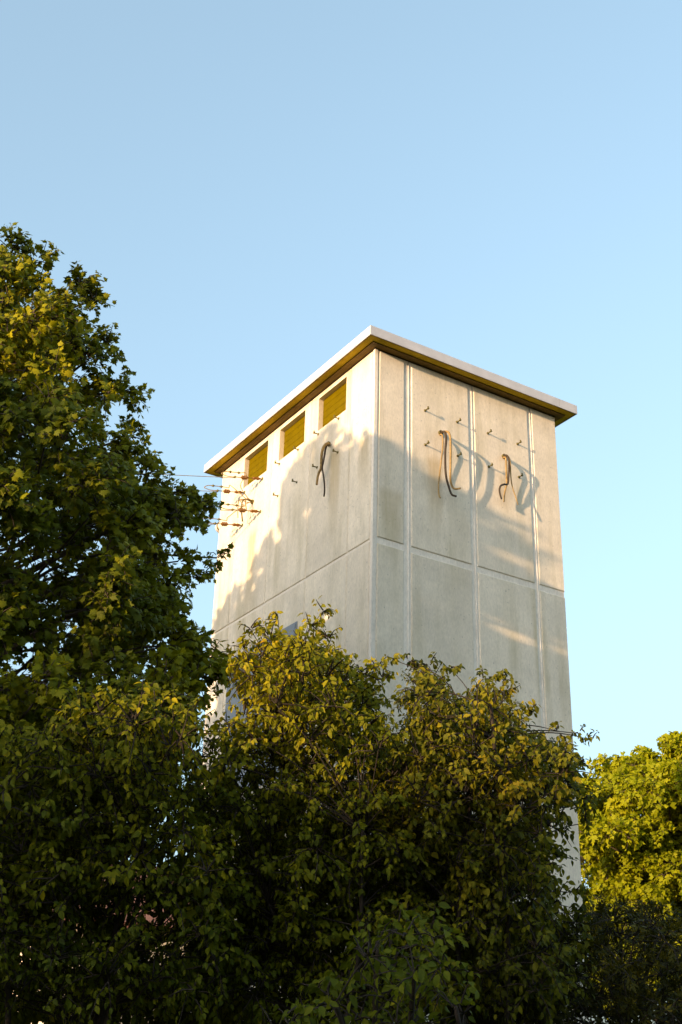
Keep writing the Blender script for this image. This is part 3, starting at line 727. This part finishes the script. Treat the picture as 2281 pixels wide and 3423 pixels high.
# dark fine leaved evergreen at the bottom right
rng = np.random.default_rng(15)
PE = [(1010, 2353), (1060, 2200), (1200, 2120), (1320, 2090), (1400, 2060), (1480, 2070), (1640, 2100), (1700, 2520), (990, 2520)]
cE = fill(rng, PE, 240, 10.0, 12.0, .24, .42, .5, .85)
M_yew = leaf_material('yew_foliage', [(0.0, (0.016, 0.018, 0.001)), (0.6, (0.046, 0.044, 0.002)), (1.0, (0.11, 0.088, 0.004))], 0.15)
plant('yew_shrub', 'dark fine leaved evergreen shrub at the bottom right corner', 'shrub', base_of(cE), cE, shrub_stems(rng, base_of(cE), cE, 6, .05), sprig(), M_yew, M_bark2, rng, parts=0, nt=24, nl=11, lsize=0.06, droop=0.1, upb=0.5, tint0=0.4, tvar=0.2, cvar=0.12)
# dense understorey against the tower foot and behind the left shrub
rng = np.random.default_rng(16)
PU = [(380, 2353), (420, 2060), (560, 1900), (700, 1800), (900, 1850), (1050, 1900), (1180, 1960), (1230, 2080), (1230, 2420), (380, 2420)]
cU = fill(rng, PU, 120, 11.4, 12.6, .3, .5, .5, .85, lambda x, y: -0.15)  # whole shrub given a darker leaf tint to stand for shade
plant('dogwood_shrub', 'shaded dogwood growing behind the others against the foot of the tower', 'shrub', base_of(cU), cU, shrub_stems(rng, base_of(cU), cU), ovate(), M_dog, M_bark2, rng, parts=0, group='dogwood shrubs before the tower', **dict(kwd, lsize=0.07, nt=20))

rng = np.random.default_rng(17)
PV = [(-120, 2420), (-120, 2230), (100, 2200), (240, 2230), (330, 2240), (420, 2200), (480, 2150), (560, 2100), (560, 2420)]
cV = fill(rng, PV, 110, 10.6, 12.4, .26, .46, .48, .85, lambda x, y: -0.15)  # leaf tint lowered throughout, deep shade put into the colour
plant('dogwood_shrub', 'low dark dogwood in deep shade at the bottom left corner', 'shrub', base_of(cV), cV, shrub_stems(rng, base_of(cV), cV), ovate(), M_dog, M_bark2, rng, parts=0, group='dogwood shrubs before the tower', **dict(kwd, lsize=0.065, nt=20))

# --- sunlit tree far right, beyond the tower
rng = np.random.default_rng(21)
PR = [(1345, 1890), (1362, 1790), (1400, 1760), (1470, 1755), (1530, 1725), (1600, 1690), (1800, 1700), (1900, 2000), (1900, 2300), (1330, 2300), (1330, 2000)]
cr = []
lob = fill(rng, PR, 95, 31.5, 36.0, .55, 1.45, .58, .7, carve=0.0)
for c, RL, *_ in lob:
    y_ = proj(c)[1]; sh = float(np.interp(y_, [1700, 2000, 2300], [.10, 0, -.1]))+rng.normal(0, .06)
    for k in range(int(26*(RL/1.1)**2)):
        dv = nrm(rng.normal(size=3)+np.array((-.3, -.4, .6)))
        p = c+dv*RL*rng.choice((.7, .95, 1.0, 1.18))*rng.uniform(.9, 1.05)*np.array((1, 1, .8)); r = rng.uniform(.24, .46)
        cr.append((p, r, sh, 1.0))
cr += [(at(x, y, 34), r, .08, 1.2) for x, y, r in [(1375, 1765, .3), (1392, 1748, .2), (1430, 1752, .3), (1475, 1735, .25), (1530, 1718, .3), (1552, 1700, .25), (1362, 1810, .35), (1350, 1860, .3)]]
bR = at(1560, 2200, 34.5); bR[2] = 0
stems = [([bR, bR+(0.1, 0, 3), bR+(0, .1, 6.5), bR+(0, 0, 9)], .25, .06, 8)]
for c, r, *_ in lob: stems.append((limb(bR+(0, 0, max(1.5, min(8.5, c[2]-1.2))), c, .1, rng), .06, .02, 4))
M_lind = leaf_material('yellow_green_leaf', [(0.0, (0.06, 0.065, 0.004)), (0.5, (0.235, 0.26, 0.004)), (1.0, (0.42, 0.38, 0.008))], 0.35)
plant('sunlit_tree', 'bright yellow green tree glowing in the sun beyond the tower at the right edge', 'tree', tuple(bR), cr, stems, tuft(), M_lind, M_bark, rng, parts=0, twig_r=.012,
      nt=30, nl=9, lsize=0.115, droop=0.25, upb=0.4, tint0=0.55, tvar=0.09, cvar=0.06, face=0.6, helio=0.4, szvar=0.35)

# --- woodland off to the left behind the camera, in whose shade the lower part of the place lies
rng = np.random.default_rng(31)
cw = []
for k in range(420):
    t = rng.uniform(-15, 5.5); x = rng.uniform(-27, -22.5)
    top = float(np.interp(t, [-15, -8, -4.5, -3.2, -2.6, -1, 1, 3, 5.5], [6.0, 6.0, 6.2, 6.5, 9.2, 9.5, 9.5, 9.0, 7.5])) - SUN_S*(24+x)*0
    z = rng.uniform(0.8, top-0.6)
    cw.append((np.array((x, t+SUN_A*x, z)), rng.uniform(.6, .95), 0.0, 1.0))
for row in range(9):                              # the near tree of the row: its top edge is what shades the tower
    for t in np.arange(-0.75, 4.4, 0.24):
        r = rng.uniform(.2, .36); x = -11.8+rng.normal(0, .8); t_ = t+rng.uniform(-.1, .1)
        zz = float(np.interp(t_, SHX, SHZ))-SUN_S*x-r*0.8-row*.45
        if t_ < -0.4 and in_band(zz+SUN_S*x, r*.6): continue
        cw.append((np.array((x, t_+SUN_A*x, zz)), r*1.15, 0.0, 1.9))
# more of the wood behind the viewer, closing off the low sky
arc = [(-23, -12), (-20, -18), (-14, -21.5), (-7, -23), (0, -21.5), (6, -17)]
for k in range(420):
    u = rng.uniform(0, len(arc)-1.001); i = int(u); f_ = u-i
    p = np.array(arc[i])*(1-f_)+np.array(arc[i+1])*f_+rng.normal(0, 1.0, 2)
    cw.append((np.array((p[0], p[1], rng.uniform(.6, 4.6))), rng.uniform(.7, 1.1), 0.0, 1.0))
L, tw = grow(rng, cw, nt=6, nl=7, lsize=.26, droop=.3, upb=.3)
wl = link('woodland', leaves_mesh('woodland', *L, tuft()), M_maple)
tk = MB()
for bx_, by_ in [(-11.8, -2.0), (-25, -14), (-24.5, -9), (-25, -4), (-21, -17), (-14, -21.5), (-7, -23), (0, -21.5), (6, -17)]:
    tk.tube(spline([(bx_, by_, 0), (bx_+.1, by_+.1, 3), (bx_, by_, 7)], 4), [.22-.018*i for i in range(9)], 8)
tkm = tk.build('trunk', M_bark, wl); tag(tkm, kind='stuff'); tag(wl, 'dense row of trees closing the place off to the left of the viewer', 'woodland', kind='stuff')

# --- house glimpsed through the foliage at the lower left
hp = at(370, 2100, 42); hp[2] = 0
house = empty('house', tuple(hp)); tag(house, 'cream house with brown red tiled roof glimpsed through the leaves at the lower left', 'house')
M_cream = simple('cream_render', (0.66, 0.56, 0.40), 0.85, 0, 0.06, 3)
M_tile = simple('brown_red_tiles', (0.24, 0.105, 0.06), 0.8, 0, 0.25, 6)
M_glass = simple('dark_window_glass', (0.03, 0.035, 0.04), 0.1, 0, 0.1, 3)
M_white = simple('white_window_frame', (0.75, 0.74, 0.70), 0.5, 0, 0.03, 5)
x0, x1, y0, y1 = hp[0]-3.6, hp[0]+4.2, hp[1]-.5, hp[1]+8.5; ze, zr = 6.9, 9.3; ym = (y0+y1)/2
wm = MB().box(x0, x1, y0, y1, 0, ze)
wm.add([(x0, y0, ze), (x0, y1, ze), (x0, ym, zr-.1), (x1, y0, ze), (x1, y1, ze), (x1, ym, zr-.1)], [(0, 2, 1), (3, 4, 5), (0, 3, 5, 2), (1, 2, 5, 4)])
wm.build('wall', M_cream, house)
rf = MB()
for ya, sgn in ((y0, -1), (y1, 1)):
    a = np.array((0, ya+sgn*.5, ze-.25)); b = np.array((0, ym, zr+.05))
    v = [(x0-.4, a[1], a[2]), (x1+.4, a[1], a[2]), (x1+.4, b[1], b[2]), (x0-.4, b[1], b[2])]
    v += [(p[0], p[1], p[2]+.16) for p in v]
    rf.add(v, [(0, 1, 2, 3), (7, 6, 5, 4), (0, 4, 5, 1), (1, 5, 6, 2), (3, 7, 4, 0)])
ro = rf.build('roof', M_tile, house)
MB().box(x0+1.5, x0+2.1, ym+.4, ym+1.0, zr-.9, zr+.9).build('chimney', M_tile, ro)
def house_window(face, u, z, wd=1.0, ht=1.3):
    if face == 'W': f = MB().box(x0-.04, x0+.05, u-wd/2, u+wd/2, z, z+ht)
    else: f = MB().box(u-wd/2, u+wd/2, y0-.04, y0+.05, z, z+ht)
    wd_ = f.build('window', M_white, house)
    for s in (-1, 1):
        c = u+s*wd*.245; h = wd*.20
        g = MB().box(x0-.055, x0-.02, c-h, c+h, z+.08, z+ht-.08) if face == 'W' else MB().box(c-h, c+h, y0-.055, y0-.02, z+.08, z+ht-.08)
        g.build('pane', M_glass, wd_)
for z in (1.0, 4.2):
    for u in (y0+1.7, y0+4.5, y0+7.3): house_window('W', u, z)
    for u in (x0+1.5, x0+4.0, x0+6.4): house_window('S', u, z)

# --- lamp post and pale poles low at the left, behind the shrubs
M_post = simple('pale_painted_metal', (0.55, 0.54, 0.52), 0.5, 0, 0.08, 8)
lp = at(322, 2270, 14.0); L0 = np.array((lp[0], lp[1], 0))
e = empty('lamp_post', tuple(L0)); tag(e, 'pale lamp post with tapered lantern behind the shrubs at the lower left', 'lamp post')
MB().tube([L0, L0+(0, 0, lp[2]-.05)], [.05, .03], 8).build('post', M_post, e)
MB().lathe(L0+(0, 0, lp[2]-.05), (0, 0, 1), [(0, .03), (.02, .07), (.26, .12), (.28, .13), (.33, .05), (.35, .01)], 8).build('lantern', M_post, e)
for i, (xa, ya_, xb, yb, lab) in enumerate([(300, 2290, 312, 2353, 'pale slanting pole left of the lamp post'), (360, 2260, 361, 2353, 'pale upright pole just right of the lamp post'), (393, 2270, 391, 2353, 'rightmost pale upright pole behind the shrubs at the lower left')]):
    a = at(xa, ya_, 14.2); b = at(xb, yb, 14.2); g = a+(b-a)*(a[2]/(a[2]-b[2]))
    g[2] = 0; p = empty('metal_pole', tuple(g)); tag(p, lab, 'pole', 'pale poles at the lower left')
    MB().tube([g, a], .022, 8).build('shaft', M_post, p); MB().lathe(a, a-g, [(0, .024), (.01, .028), (.03, .026), (.04, .004)], 8).build('cap', M_post, p)

print('clumps', len(cb), len(cc), len(ca), len(cD), len(cE), len(cU), len(cr))
